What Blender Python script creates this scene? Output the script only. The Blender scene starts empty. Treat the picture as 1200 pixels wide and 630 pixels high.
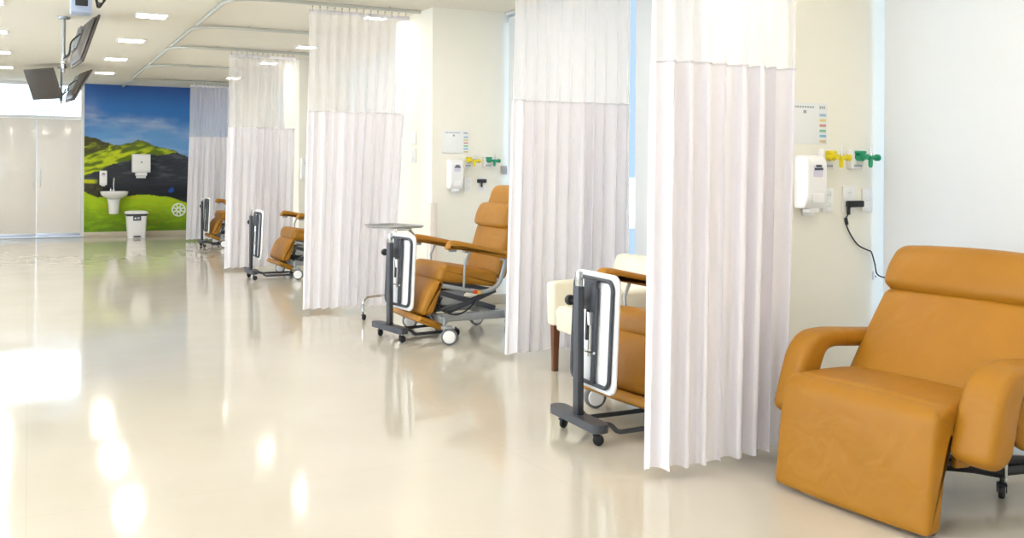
import bpy, bmesh, math, random
from mathutils import Vector, Matrix, noise

PI = math.pi
rad = math.radians
random.seed(7)
scn = bpy.context.scene
COL = scn.collection
M4 = Matrix

# ------------------------------------------------------------------ materials
def lin(h):
    h = h.lstrip('#')
    v = [int(h[i:i+2], 16)/255 for i in (0, 2, 4)]
    return tuple((c/12.92 if c <= .04045 else ((c+.055)/1.055)**2.4) for c in v) + (1.0,)

def mat(name, hexc, rough=.5, metal=0., var=.0, scale=12., bump=0., bscale=60., coat=0., spec=.5, stretch=None):
    m = bpy.data.materials.new(name); m.use_nodes = True
    nt = m.node_tree; N = nt.nodes; L = nt.links
    b = N['Principled BSDF']
    c = lin(hexc)
    b.inputs['Base Color'].default_value = c
    b.inputs['Roughness'].default_value = rough
    b.inputs['Metallic'].default_value = metal
    b.inputs['Specular IOR Level'].default_value = spec
    b.inputs['Coat Weight'].default_value = coat
    tc = N.new('ShaderNodeTexCoord')
    mp = N.new('ShaderNodeMapping')
    L.new(tc.outputs['Object'], mp.inputs['Vector'])
    if stretch: mp.inputs['Scale'].default_value = stretch
    n1 = N.new('ShaderNodeTexNoise'); n1.inputs['Scale'].default_value = scale; n1.inputs['Detail'].default_value = 4
    L.new(mp.outputs['Vector'], n1.inputs['Vector'])
    rp = N.new('ShaderNodeValToRGB')
    v = max(var, .01)
    rp.color_ramp.elements[0].position = .3; rp.color_ramp.elements[1].position = .7
    rp.color_ramp.elements[0].color = tuple(x*(1-v) for x in c[:3]) + (1,)
    rp.color_ramp.elements[1].color = tuple(min(1, x*(1+v*.6)) for x in c[:3]) + (1,)
    L.new(n1.outputs['Fac'], rp.inputs['Fac']); L.new(rp.outputs['Color'], b.inputs['Base Color'])
    if bump > 0:
        n2 = N.new('ShaderNodeTexNoise'); n2.inputs['Scale'].default_value = bscale; n2.inputs['Detail'].default_value = 3
        L.new(mp.outputs['Vector'], n2.inputs['Vector'])
        bp = N.new('ShaderNodeBump'); bp.inputs['Strength'].default_value = bump; bp.inputs['Distance'].default_value = .01
        L.new(n2.outputs['Fac'], bp.inputs['Height']); L.new(bp.outputs['Normal'], b.inputs['Normal'])
    return m

def emat(name, hexc, strength):
    m = bpy.data.materials.new(name); m.use_nodes = True
    nt = m.node_tree; nt.nodes.clear()
    o = nt.nodes.new('ShaderNodeOutputMaterial'); e = nt.nodes.new('ShaderNodeEmission')
    e.inputs['Color'].default_value = lin(hexc); e.inputs['Strength'].default_value = strength
    nt.links.new(e.outputs[0], o.inputs['Surface'])
    return m

def cloth(name, hexc, transl=.4, transp=0., weave=400.):
    """fabric: diffuse + translucent, optionally an open net"""
    m = bpy.data.materials.new(name); m.use_nodes = True
    nt = m.node_tree; N = nt.nodes; L = nt.links; N.clear()
    o = N.new('ShaderNodeOutputMaterial')
    d = N.new('ShaderNodeBsdfDiffuse'); t = N.new('ShaderNodeBsdfTranslucent'); mx = N.new('ShaderNodeMixShader')
    tc = N.new('ShaderNodeTexCoord'); nz = N.new('ShaderNodeTexNoise'); nz.inputs['Scale'].default_value = weave
    L.new(tc.outputs['Object'], nz.inputs['Vector'])
    rp = N.new('ShaderNodeValToRGB'); c = lin(hexc)
    rp.color_ramp.elements[0].color = tuple(x*.97 for x in c[:3]) + (1,); rp.color_ramp.elements[1].color = c
    L.new(nz.outputs['Fac'], rp.inputs['Fac'])
    L.new(rp.outputs['Color'], d.inputs['Color']); L.new(rp.outputs['Color'], t.inputs['Color'])
    mx.inputs['Fac'].default_value = transl
    L.new(d.outputs[0], mx.inputs[1]); L.new(t.outputs[0], mx.inputs[2])
    out = mx
    if transp > 0:
        tr = N.new('ShaderNodeBsdfTransparent'); m2 = N.new('ShaderNodeMixShader'); m2.inputs['Fac'].default_value = transp
        L.new(mx.outputs[0], m2.inputs[1]); L.new(tr.outputs[0], m2.inputs[2]); out = m2
    L.new(out.outputs[0], o.inputs['Surface'])
    return m

def glassmat(name, tint='#f4faff', refl=.06):
    m = bpy.data.materials.new(name); m.use_nodes = True
    nt = m.node_tree; N = nt.nodes; L = nt.links; N.clear()
    o = N.new('ShaderNodeOutputMaterial'); tr = N.new('ShaderNodeBsdfTransparent'); g = N.new('ShaderNodeBsdfGlossy')
    tr.inputs['Color'].default_value = lin(tint); g.inputs['Roughness'].default_value = .02
    mx = N.new('ShaderNodeMixShader'); mx.inputs['Fac'].default_value = refl
    L.new(tr.outputs[0], mx.inputs[1]); L.new(g.outputs[0], mx.inputs[2])
    L.new(mx.outputs[0], o.inputs['Surface'])
    return m

def leather(name, hexc):
    m = mat(name, hexc, rough=.46, var=.06, scale=5, spec=.35)
    nt = m.node_tree; N = nt.nodes; L = nt.links; b = N['Principled BSDF']
    tc = N.new('ShaderNodeTexCoord')
    w = N.new('ShaderNodeTexNoise'); w.inputs['Scale'].default_value = 7; w.inputs['Detail'].default_value = 2; w.inputs['Distortion'].default_value = .6
    g = N.new('ShaderNodeTexVoronoi'); g.inputs['Scale'].default_value = 350
    L.new(tc.outputs['Object'], w.inputs['Vector']); L.new(tc.outputs['Object'], g.inputs['Vector'])
    b1 = N.new('ShaderNodeBump'); b1.inputs['Strength'].default_value = .35; b1.inputs['Distance'].default_value = .03
    b2 = N.new('ShaderNodeBump'); b2.inputs['Strength'].default_value = .12; b2.inputs['Distance'].default_value = .002
    L.new(w.outputs['Fac'], b1.inputs['Height']); L.new(g.outputs['Distance'], b2.inputs['Height'])
    L.new(b1.outputs['Normal'], b2.inputs['Normal']); L.new(b2.outputs['Normal'], b.inputs['Normal'])
    return m

def floor_mat():
    m = bpy.data.materials.new('polished_floor'); m.use_nodes = True
    nt = m.node_tree; N = nt.nodes; L = nt.links; b = N['Principled BSDF']
    tc = N.new('ShaderNodeTexCoord')
    n = N.new('ShaderNodeTexNoise'); n.inputs['Scale'].default_value = 1.3; n.inputs['Detail'].default_value = 5
    L.new(tc.outputs['Object'], n.inputs['Vector'])
    rp = N.new('ShaderNodeValToRGB')
    rp.color_ramp.elements[0].position = .35; rp.color_ramp.elements[1].position = .7
    rp.color_ramp.elements[0].color = lin('#c4bdad'); rp.color_ramp.elements[1].color = lin('#cac3b4')
    L.new(n.outputs['Fac'], rp.inputs['Fac'])
    # welded sheet seams, very faint
    br = N.new('ShaderNodeTexBrick'); br.offset = 0
    br.inputs['Scale'].default_value = 1.; br.inputs['Brick Width'].default_value = 2.; br.inputs['Row Height'].default_value = 4.
    br.inputs['Mortar Size'].default_value = .004
    br.inputs['Color1'].default_value = (1, 1, 1, 1); br.inputs['Color2'].default_value = (1, 1, 1, 1); br.inputs['Mortar'].default_value = (.965, .96, .95, 1)
    L.new(tc.outputs['Object'], br.inputs['Vector'])
    mu = N.new('ShaderNodeMix'); mu.data_type = 'RGBA'; mu.blend_type = 'MULTIPLY'; mu.inputs[0].default_value = 1
    L.new(rp.outputs['Color'], mu.inputs[6]); L.new(br.outputs['Color'], mu.inputs[7])
    L.new(mu.outputs[2], b.inputs['Base Color'])
    b.inputs['Specular IOR Level'].default_value = .62
    n3 = N.new('ShaderNodeTexNoise'); n3.inputs['Scale'].default_value = 2.5; n3.inputs['Detail'].default_value = 6
    L.new(tc.outputs['Object'], n3.inputs['Vector'])
    mr = N.new('ShaderNodeMapRange'); mr.inputs['From Min'].default_value = .3; mr.inputs['From Max'].default_value = .7
    mr.inputs['To Min'].default_value = .06; mr.inputs['To Max'].default_value = .13
    L.new(n3.outputs['Fac'], mr.inputs['Value']); L.new(mr.outputs[0], b.inputs['Roughness'])
    n4 = N.new('ShaderNodeTexNoise'); n4.inputs['Scale'].default_value = 9; n4.inputs['Detail'].default_value = 2
    L.new(tc.outputs['Object'], n4.inputs['Vector'])
    bp = N.new('ShaderNodeBump'); bp.inputs['Strength'].default_value = .012; bp.inputs['Distance'].default_value = .01
    L.new(n4.outputs['Fac'], bp.inputs['Height']); L.new(bp.outputs['Normal'], b.inputs['Normal'])
    return m

def mural_mat():
    m = bpy.data.materials.new('printed_landscape'); m.use_nodes = True
    nt = m.node_tree; N = nt.nodes; L = nt.links; b = N['Principled BSDF']
    a = N.new('ShaderNodeVertexColor'); a.layer_name = 'print'
    L.new(a.outputs['Color'], b.inputs['Base Color']); b.inputs['Roughness'].default_value = .5; b.inputs['Specular IOR Level'].default_value = .2
    return m

MT = dict(
    floor=floor_mat(),
    ceiling=mat('ceiling_paint', '#e6e0d2', .9, var=.01, scale=3),
    wall=mat('wall_paint', '#f6f2e4', .75, var=.012, scale=2),
    skirting=mat('skirting_vinyl', '#c6bba6', .35, var=.02),
    guard=mat('corner_guard_vinyl', '#ece2d6', .5, var=.02),
    white=mat('white_plastic', '#f4f3f1', .35, var=.01),
    paper=mat('laminated_paper', '#f0f2f0', .3, var=.01),
    ink=mat('grey_ink', '#a9adb2', .6), ink_dark=mat('dark_ink', '#4d5360', .6),
    lilac=mat('label_lilac', '#dcd8ea', .5),
    c_blue=mat('label_blue', '#a9c3e2', .5), c_yellow=mat('label_yellow', '#f2dc84', .5), c_red=mat('label_red', '#ee9d84', .5),
    c_green=mat('label_green', '#8fd0a4', .5), c_cyan=mat('label_cyan', '#86c6df', .5), c_gold=mat('label_gold', '#efcf8e', .5),
    valve_yellow=mat('valve_yellow', '#ead51c', .35, var=.03), valve_green=mat('valve_green', '#1f9a6d', .35, var=.03),
    orange=leather('caramel_upholstery', '#a8721b'),
    cream=leather('cream_upholstery', '#ece5d0'),
    wood=mat('brown_wood', '#6f4326', .45, var=.25, scale=8, stretch=(12, 12, 1)),
    dark=mat('charcoal_metal', '#4a4c52', .45, .3, var=.05), black=mat('black_plastic', '#202124', .5, var=.05),
    grey=mat('silver_grey_metal', '#a3a7a9', .38, .5, var=.04), chrome=mat('chrome', '#d6d8da', .14, 1.),
    steel=mat('stainless_steel', '#c4c6c5', .22, 1., var=.03), tyre=mat('grey_tyre', '#6f7072', .6),
    track=mat('track_aluminium', '#c3c4bd', .4, .3, var=.03),
    laminate=mat('white_laminate', '#f1f2f3', .3, var=.01),
    red=mat('red_button', '#d8421f', .4), amber=mat('amber_button', '#e2ac2c', .4),
    tv=mat('television_casing', '#57504b', .45, var=.05), screen=mat('television_screen', '#4b443f', .5, var=.05),
    bluegrey=mat('device_casing', '#9fabc4', .4, var=.03),
    porcelain=mat('porcelain', '#f2f0ec', .12, var=.01, coat=.4),
    film=mat('frosted_door_film', '#eeeae4', .16, var=.012, scale=1.2),
    frame=mat('white_aluminium', '#e8eaea', .35, .1, var=.02), sill=mat('pale_aluminium', '#c9d2e2', .3, .5, var=.03),
    cloth=cloth('white_curtain_cloth', '#fbf8fb', .3), net=cloth('white_curtain_net', '#fcf9f9', .45, .48),
    blind=cloth('roller_blind_fabric', '#f8f6f2', .4, 0, 250.), glass=glassmat('window_glass'),
    lamp=emat('lamp_diffuser', '#fff8ee', 36.0),
    facade=mat('far_facade', '#b9cfe0', .8, var=.05), concrete=mat('outside_paving', '#b9b7b0', .9, var=.1),
    tag=mat('grey_tag', '#b1aaa2', .6, var=.1), mural=mural_mat(), decal=mat('white_decal', '#eef2ea', .5),
)

# ------------------------------------------------------------------ mesh builder
def fillet(poly, r, n=4, sub=.06):
    """round the corners of a closed 2D polygon; r may be a list"""
    out = []; k = len(poly)
    for i in range(k):
        p0, p, p1 = Vector(poly[i-1]), Vector(poly[i]), Vector(poly[(i+1) % k])
        ri = r[i] if isinstance(r, (list, tuple)) else r
        a, b = (p0-p), (p1-p)
        d = min(ri, a.length*.48, b.length*.48)
        if d < 1e-4: out.append(p); continue
        A, B = p+a.normalized()*d, p+b.normalized()*d
        for j in range(n+1):
            t = j/n; out.append(A*(1-t)**2 + p*2*t*(1-t) + B*t*t)
    if sub:
        o2 = []
        for i in range(len(out)):
            a, b = out[i], out[(i+1) % len(out)]
            s = max(1, int((b-a).length/sub))
            for j in range(s): o2.append(a.lerp(b, j/s))
        out = o2
    return out

def path_round(pts, r, n=5):
    pts = [Vector(p) for p in pts]
    if r <= 0: return pts
    out = [pts[0]]
    for i in range(1, len(pts)-1):
        p = pts[i]; a, b = pts[i-1]-p, pts[i+1]-p
        d = min(r, a.length*.48, b.length*.48)
        A, B = p+a.normalized()*d, p+b.normalized()*d
        for j in range(n+1):
            t = j/n; out.append(A*(1-t)**2 + p*2*t*(1-t) + B*t*t)
    return out+[pts[-1]]

class MB:
    def __init__(s): s.bm = bmesh.new()
    def _tag(s, vs, M):
        if M is not None: bmesh.ops.transform(s.bm, matrix=M, verts=vs)
    def box(s, c, size, bev=0., seg=2, M=None, rot=None):
        m = Matrix.Translation(c)
        if rot is not None: m = m @ rot
        m = m @ Matrix.Diagonal((*size, 1))
        if M is not None: m = M @ m
        vs = bmesh.ops.create_cube(s.bm, size=1, matrix=m)['verts']
        if bev > 0:
            es = list({e for v in vs for e in v.link_edges})
            bmesh.ops.bevel(s.bm, geom=es, offset=bev, segments=seg, profile=.5, affect='EDGES', clamp_overlap=True)
        return s
    def ring_loft(s, rings, cap=True, closed=False, M=None):
        vs = []
        for r in rings: vs.append([s.bm.verts.new(p) for p in r])
        k = len(rings[0])
        for i in range(len(vs)-(0 if closed else 1)):
            a, b = vs[i], vs[(i+1) % len(vs)]
            for j in range(k):
                s.bm.faces.new((a[j], a[(j+1) % k], b[(j+1) % k], b[j]))
        if cap and not closed:
            s.bm.faces.new(list(reversed(vs[0]))); s.bm.faces.new(vs[-1])
        s._tag([v for r in vs for v in r], M)
        return s
    def tube(s, pts, r, seg=10, M=None, rnd=0., closed=False):
        pts = path_round(pts, rnd) if not closed else [Vector(p) for p in pts]
        rings = []; n = len(pts); up = None
        for i, p in enumerate(pts):
            if closed: t = pts[(i+1) % n]-pts[i-1]
            else: t = pts[min(i+1, n-1)]-pts[max(i-1, 0)]
            t.normalize()
            if up is None:
                up = Vector((0, 0, 1)) if abs(t.z) < .9 else Vector((1, 0, 0))
            x = t.cross(up); x.normalize(); up = x.cross(t); up.normalize()
            ri = r[i] if isinstance(r, (list, tuple)) and not isinstance(r, float) else r
            rings.append([p + (x*math.cos(a)+up*math.sin(a))*ri for a in [2*PI*j/seg for j in range(seg)]])
        return s.ring_loft(rings, True, closed, M)
    def cyl(s, a, b, r, seg=16, M=None): return s.tube([a, b], r, seg, M)
    def lathe(s, prof, c=(0, 0, 0), axis='Z', seg=20, M=None):
        """prof = [(radius, height)...]"""
        rings = []
        for r, h in prof:
            ring = []
            for j in range(seg):
                a = 2*PI*j/seg; u, v = max(r, 1e-4)*math.cos(a), max(r, 1e-4)*math.sin(a)
                ring.append(Vector(c)+Vector((u, v, h) if axis == 'Z' else (v, h, u) if axis == 'Y' else (h, u, v)))
            rings.append(ring)
        return s.ring_loft(rings, True, False, M)
    def pad(s, prof, y0, y1, r=.03, crown=0., ny=8, nr=4, M=None):
        """upholstered pad: closed x-z profile swept along y with rounded, slightly crowned ends"""
        k = len(prof); P = [Vector((p[0], p[1])) for p in prof]
        area = sum(P[i].x*P[(i+1) % k].y-P[(i+1) % k].x*P[i].y for i in range(k))
        nrm = []
        for i in range(k):
            t = P[(i+1) % k]-P[i-1]; t.normalize()
            n = Vector((t.y, -t.x)) * (1 if area > 0 else -1); nrm.append(n)
        W = y1-y0; st = []
        for j in range(nr): a = (PI/2)*j/nr; st.append((y0+r*(1-math.cos(a)), r*(1-math.sin(a))))
        for j in range(ny+1):
            t = j/ny; st.append((y0+r+(W-2*r)*t, 0))
        for j in range(nr-1, -1, -1): a = (PI/2)*j/nr; st.append((y1-r*(1-math.cos(a)), r*(1-math.sin(a))))
        rings = []
        for y, ins in st:
            t = (y-y0)/W; c = crown*(1-(2*t-1)**2)
            rings.append([Vector((p.x+n.x*(c-ins), y, p.y+n.y*(c-ins))) for p, n in zip(P, nrm)])
        if area > 0: rings = [list(reversed(q)) for q in rings]
        rings = [list(reversed(q)) for q in rings]
        return s.ring_loft(rings, True, False, M)
    def slab(s, outline, z0, z1, M=None):
        rings = [[Vector((p[0], p[1], z)) for p in outline] for z in (z0, z1)]
        return s.ring_loft(rings, True, False, M)
    def build(s, name, m, parent=None, ang=35, loc=None):
        bmesh.ops.recalc_face_normals(s.bm, faces=s.bm.faces[:])
        me = bpy.data.meshes.new(name); s.bm.to_mesh(me); s.bm.free()
        me.materials.append(m if not isinstance(m, str) else MT[m])
        for p in me.polygons: p.use_smooth = True
        me.set_sharp_from_angle(angle=rad(ang))
        o = bpy.data.objects.new(name, me); COL.objects.link(o)
        if parent: o.parent = parent
        if loc: o.location = loc
        return o

def tag(o, label, cat, group=None, kind=None):
    o['label'] = label; o['category'] = cat
    if group: o['group'] = group
    if kind: o['kind'] = kind
    return o
def struct(o):
    o['kind'] = 'structure'; return o
def thing(name, label, cat, loc=(0, 0, 0), rz=0., group=None, rot=None):
    o = bpy.data.objects.new(name, None); COL.objects.link(o); o.empty_display_size = .1
    o.location = loc; o.rotation_euler = rot if rot else (0, 0, rz)
    return tag(o, label, cat, group)
KIDS = {}
def dup(o, parent=None):
    c = o.copy(); COL.objects.link(c)
    if parent: c.parent = parent
    for ch in o.children: dup(ch, c)
    return c
def RX(a): return Matrix.Rotation(a, 4, 'X')
def RY(a): return Matrix.Rotation(a, 4, 'Y')
def RZ(a): return Matrix.Rotation(a, 4, 'Z')
def T(*v): return Matrix.Translation(v)

# ------------------------------------------------------------------ camera
F, PHI, H, VX = 1130., 0, 1.307, 33.
psi = math.atan((600-VX)/F); roll = .0058
cd = bpy.data.cameras.new('camera'); cam = bpy.data.objects.new('camera', cd); COL.objects.link(cam)
cd.sensor_width = 36; cd.lens = 36*F/1200; cd.shift_y = -(315-196.5)/1200; cd.clip_end = 200; cd.clip_start = .05
fwd = Vector((math.sin(psi), math.cos(psi), 0)); rt = Vector((math.cos(psi), -math.sin(psi), 0)); up = Vector((0, 0, 1))
rt, up = rt*math.cos(roll)+up*math.sin(roll), up*math.cos(roll)-rt*math.sin(roll)
m = Matrix((rt, up, -fwd)).transposed().to_4x4(); m.translation = (0, 0, H)
cam.matrix_world = m
scn.camera = cam

# ------------------------------------------------------------------ room shell
XW, YB, HC = 4.15, 19.19, 2.80          # window wall, mural wall, ceiling
YN, XL = -2.2, -3.4                      # wall behind the camera, wall on the left
def sbox(name, m, lo, hi, bev=0., kind=True):
    c = [(a+b)/2 for a, b in zip(lo, hi)]; d = [b-a for a, b in zip(lo, hi)]
    o = MB().box(c, d, bev).build(name, m)
    return struct(o) if kind else o
sbox('floor', 'floor', (XL-.2, YN-.2, -.12), (XW+.35, YB+.35, 0))
sbox('ceiling', 'ceiling', (XL-.2, YN-.2, HC), (XW+.35, YB+.35, HC+.12))
ADDED_LW = [(-1.6, 3.4), (4.0, 9.0), (9.6, 14.6)]  # unseen left-wall windows, added so daylight brightens the curtains and walls
ya = YN-.2
for k, (a, b) in enumerate(ADDED_LW + [(YB+.3, YB+.3)]):
    sbox('wall_left', 'wall', (XL-.2, ya, 0), (XL, a, HC)); ya = b
for k, (a, b) in enumerate(ADDED_LW):
    sbox('wall_left', 'wall', (XL-.2, a, 0), (XL, b, .75)); sbox('wall_left', 'wall', (XL-.2, a, 2.62), (XL, b, HC))
    fr = MB()
    for z in (.78, 2.59): fr.box((XL-.1, (a+b)/2, z), (.07, b-a, .06), .004)
    for q in range(5): fr.box((XL-.1, a+.03+(b-a-.06)*q/4, 1.685), (.07, .06, 1.75), .004)
    w = struct(fr.build('window_%d' % (6+k), 'frame'))  # window added as a daylight source
    for q in range(4): MB().box((XL-.1, a+.03+(b-a-.06)*(q+.5)/4, 1.685), (.012, (b-a-.06)/4-.05, 1.76)).build('glass_pane', 'glass', w)
sbox('wall_front', 'wall', (XL, YN-.2, 0), (XW+.3, YN, HC))
MX0 = .905                                # left edge of the mural wall
sbox('wall_back', 'wall', (MX0, YB, 0), (XW+.3, YB+.2, HC))
sbox('baseboard_back', 'skirting', (MX0+.001, YB-.012, 0), (XW, YB, .088), .003)
# partitions between the windows: each a pier standing out from the window wall
PIERS = [('pier_near', 3.50, 3.81, 4.52), ('pier_middle', 3.36, 8.36, 9.35), ('pier_far', 3.36, 13.3, 14.2), ('pier_last', 3.36, 17.7, 18.6)]
for i, (nm, x0, y0, y1) in enumerate(PIERS):
    sbox('wall_pier', 'wall', (x0, y0, 0), (XW+.3, y1, HC))
    sbox('baseboard_pier', 'skirting', (x0-.012, y0-.012, 0), (XW-.002, y0+.0, .09), .003)
# windows: openings between the piers, each with frame, glass and a roller blind
OPEN = [(YN, 3.81), (4.52, 8.36), (9.35, 13.3), (14.2, 17.7)]
SILL = .0
blind_labels = ['white roller blind behind the big caramel recliner at the right', 'white roller blind behind the cream armchair, its gap showing a blue strip',
                'white roller blind hidden behind the middle curtains', 'white roller blind in the farthest bay']
wn = 0
for i, (a, b) in enumerate(OPEN):
    wn += 1
    fr = MB()
    xg = XW+.12
    fr.box((xg, (a+b)/2, .04), (.07, b-a, .08), .004); fr.box((xg, (a+b)/2, HC-.04), (.07, b-a, .08), .004)
    n = max(2, round((b-a)/1.25))
    for k in range(n+1):
        y = a+.03+(b-a-.06)*k/n
        fr.box((xg, y, HC/2), (.07, .05, HC-.16), .004)
    w = struct(fr.build('window_%d' % wn, 'frame'))
    for k in range(n):
        y0 = a+.03+(b-a-.06)*k/n+.025; y1 = a+.03+(b-a-.06)*(k+1)/n-.025
        MB().box((xg, (y0+y1)/2, HC/2), (.012, y1-y0+.01, HC-.17)).build('glass_pane', 'glass', w)
# roller blinds (cassette + cloth + bottom bar)
BL = [(0, YN+.05, 3.755), (1, 4.57, 6.135), (1, 6.185, 8.30), (2, 9.40, 13.24), (3, 14.25, 17.65)]
bl_lab = ['white roller blind behind the big caramel recliner at the right edge', 'white roller blind right of the blue daylight strip, beside the nearest curtain',
          'white roller blind left of the blue daylight strip, behind the second curtain', 'white roller blind in the bay of the small distant recliner', 'white roller blind in the farthest bay by the mural']
for k, (i, a, b) in enumerate(BL):
    r = thing('roller_blind', bl_lab[k], 'blind', (XW-.005, (a+b)/2, 0), 0, 'roller blinds on the window wall')
    w = b-a
    MB().cyl((-.0, -w/2+.01, HC-.075), (-.0, w/2-.01, HC-.075), .032, 20).build('roller_tube', 'white', r)
    br = MB()
    for sgn in (-1, 1): br.box((.0, sgn*(w/2+.012), HC-.05), (.09, .008, .1), .003)
    br.box((.0, 0, HC-.016), (.09, w+.03, .03), .004)
    br.build('bracket_rail', 'frame', r)
    MB().box((-.028, 0, (HC-.075+.06)/2), (.003, w-.03, HC-.075-.06)).build('blind_cloth', 'blind', r)
    MB().box((-.028, 0, .05), (.016, w-.03, .03), .006).build('bottom_bar', 'white', r)
# slim white window mullion cover seen in the gap's foot
# ------------------------------------------------------------------ glazed entrance on the left of the mural
YD = YB+.06
ZD = 2.165
sbox('trim_1', 'frame', (XL, YD-.03, ZD-.02), (MX0-.04, YD+.04, ZD+.03), .004)
sbox('trim_2', 'sill', (XL, YD-.05, 0), (MX0-.0, YD+.05, .022), .004)
sbox('trim_3', 'frame', (MX0-.05, YD-.05, 0.02), (MX0, YD+.1, HC), .004)
sbox('trim_4', 'frame', (XL, YD-.03, HC-.06), (MX0-.05, YD+.04, HC), .004)
px = [.86, .132, -.61, -1.35, -2.09, -2.83]
for k in range(5):
    x1, x0 = px[k], px[k+1]
    d = struct(MB().box(((x0+x1)/2, YD, (ZD-.02+.03)/2), (x1-x0-.003, .022, ZD-.055), .003).build('door_%d' % (k+1), 'film'))
    MB().box(((x0+x1)/2, YD-.004, .055), (x1-x0-.012, .034, .06), .004).build('kick_rail', 'sill', d)
    if k < 2:
        xx = x0+.06 if k == 0 else x1-.06
        MB().tube([(xx, YD-.012, .92), (xx, YD-.06, .92), (xx, YD-.06, 1.22), (xx, YD-.012, 1.22)], .009, 8, rnd=.02).build('door_handle', 'frame', d)
wn += 1
w = struct(MB().box(((px[0]+px[2])/2, YD, (ZD+HC)/2), (.0, .0, .0)).build('window_%d' % wn, 'frame')) if False else None
g = struct(MB().box(((XL+MX0-.05)/2, YD, (ZD+.03+HC-.06)/2), (MX0-.05-XL, .012, HC-.06-ZD-.03)).build('window_%d' % wn, 'glass'))
# outside the entrance: paving and a pale building across the yard
struct(MB().box((0, YB+60.5, -.1), (160, 120, .1)).build('ground', 'concrete'))
bd = thing('distant_building', 'pale blue building seen through the glass strip above the entrance doors', 'building', (.22, YB+81, -.05))
MB().box((0, 4, 3.25), (3.4, 8, 6.5)).build('facade', 'facade', bd)
MB().box((0, 4, 6.6), (3.6, 8.2, .22), .02).build('roof_slab', 'frame', bd)

# ------------------------------------------------------------------ mural
def fb(x, y, o=4): return noise.fractal(Vector((x, y, 3.7)), 1.0, 2.0, o)
def interp(tab, x):
    if x <= tab[0][0]: return tab[0][1]
    for (a, b), (c, d) in zip(tab, tab[1:]):
        if x <= c: return b+(d-b)*(x-a)/(c-a)
    return tab[-1][1]
def mixc(a, b, t): t = max(0, min(1, t)); return tuple(p+(q-p)*t for p, q in zip(a, b))
def sm(a, b, x): t = max(0, min(1, (x-a)/(b-a))); return t*t*(3-2*t)
RIDGE = [(98, 159), (108, 161), (120, 165), (132, 169), (142, 168), (152, 167), (160, 163), (166, 162.5), (172, 165), (180, 170), (190, 172), (200, 174), (210, 178), (218, 181), (235, 188), (300, 196)]
DTOP = [(98, 207), (108, 201), (118, 198), (128, 194), (140, 189), (150, 187), (160, 183), (172, 181), (186, 180), (200, 179), (210, 180), (220, 182), (300, 196)]
GRASS = [(98, 224), (106, 228), (114, 231), (124, 231), (136, 229.5), (150, 229), (165, 228), (180, 229), (195, 231.5), (208, 235), (220, 239), (300, 246)]
C = {k: lin(v)[:3] for k, v in dict(sky0='#3d62a8', sky1='#3f7cc4', sky2='#6fa3d8', cloud='#c3cfdf', lav='#8a90c0', olive='#5e6a2a', brown='#4c4a2e', green='#a3b824', lime='#cbd62c',
     dgreen='#63771f', rock='#3a3d44', rock2='#55585e', black='#1d2024', grass='#a9c81f', grass2='#86aa1a', grass3='#587d1e', yel='#c9cf1e', blue='#2b52a8').items()}
def mural_col(x, y):
    w = fb(x*.06, y*.06)*3.2; d = fb(x*.22, y*.3)
    rg = interp(RIDGE, x)+fb(x*.13, 2)*1.6
    if y < rg:
        c = mixc(C['sky0'], C['sky1'], sm(98, 128, y+w)); c = mixc(c, C['sky2'], sm(128, 166, y+w*2))
        # wispy band of cloud sloping down to the right
        yc = 134+(x-100)*.16+4*math.sin(x*.06)
        cl = math.exp(-((y-yc+w)/7)**2)*(.40+.5*fb(x*.03, y*.16)); c = mixc(c, C['cloud'], max(0, min(.62, cl*.95)))
        cl2 = sm(.05, .7, fb(x*.03+5, y*.10))*.22*sm(128, 150, y); c = mixc(c, C['cloud'], cl2)
        c = mixc(c, C['lav'], .35*math.exp(-((x-106)/9)**2-((y-128)/14)**2))
        return c
    dt = interp(DTOP, x)+w*.6+fb(x*.2, 9)*1.5
    if y < dt:
        t = (y-rg)/max(2, dt-rg)
        # lit folds of turf running down to the left
        f = fb((x+y*.9)*.06, (y-x*.25)*.17, 5)*.6 + .42-abs(fb(x*.045+y*.05+3, (y+x*.22)*.13, 4))*1.9
        c = mixc(C['dgreen'], C['green'], sm(-.4, .05, f)); c = mixc(c, C['lime'], sm(-.05, .4, f)*.85)
        c = mixc(C['olive'], c, sm(.0, .45, t+f*.35)); 
        if x < 126: c = mixc(C['brown'], c, sm(.15, .55, t+.2*f))
        pk = math.exp(-((x-166)/14)**2)*(1-sm(.1, .7, t)); c = mixc(c, C['olive'], pk*.8)
        if x > 190: c = mixc(c, C['brown'], sm(190, 214, x)*.8)
        return c
    gr = interp(GRASS, x)+w*.35
    if y < gr:
        f = fb(x*.05+y*.02, y*.35, 5)
        c = mixc(C['rock'], C['rock2'], sm(-.1, .5, f)); c = mixc(c, C['black'], sm(206, 226, y+f*10)*.85)
        # a thin bright meadow at the left
        if x < 117: c = mixc(c, C['yel'], sm(209.5, 211, y+w*.2)*(1-sm(213.5, 215.5, y+w*.2))*(1-sm(108, 116, x)))
        if x < 120 and y > 215: c = mixc(c, C['brown'], .5+d*.8)
        b = math.exp(-((x-200)/4.5)**2-((y-223+.25*(x-200))/3)**2); c = mixc(c, C['blue'], sm(.35, .6, b+d*.3))
        return c
    t = (y-gr)/(274-gr)
    f = fb(x*.05, y*.22, 5)
    c = mixc(C['grass'], C['grass2'], sm(.1, .5, t+f*.3)); c = mixc(c, C['grass3'], sm(.35, 1., t+f*.55)*.9)
    c = mixc(c, C['yel'], sm(.05, .5, f)*(1-t)*.7)
    return c
MX1 = XW
nx, nz = 240, 230; z0m, z1m = .088, HC-.006
me = bpy.data.meshes.new('wall_mural'); vs = []; cols = []; fs = []
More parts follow.
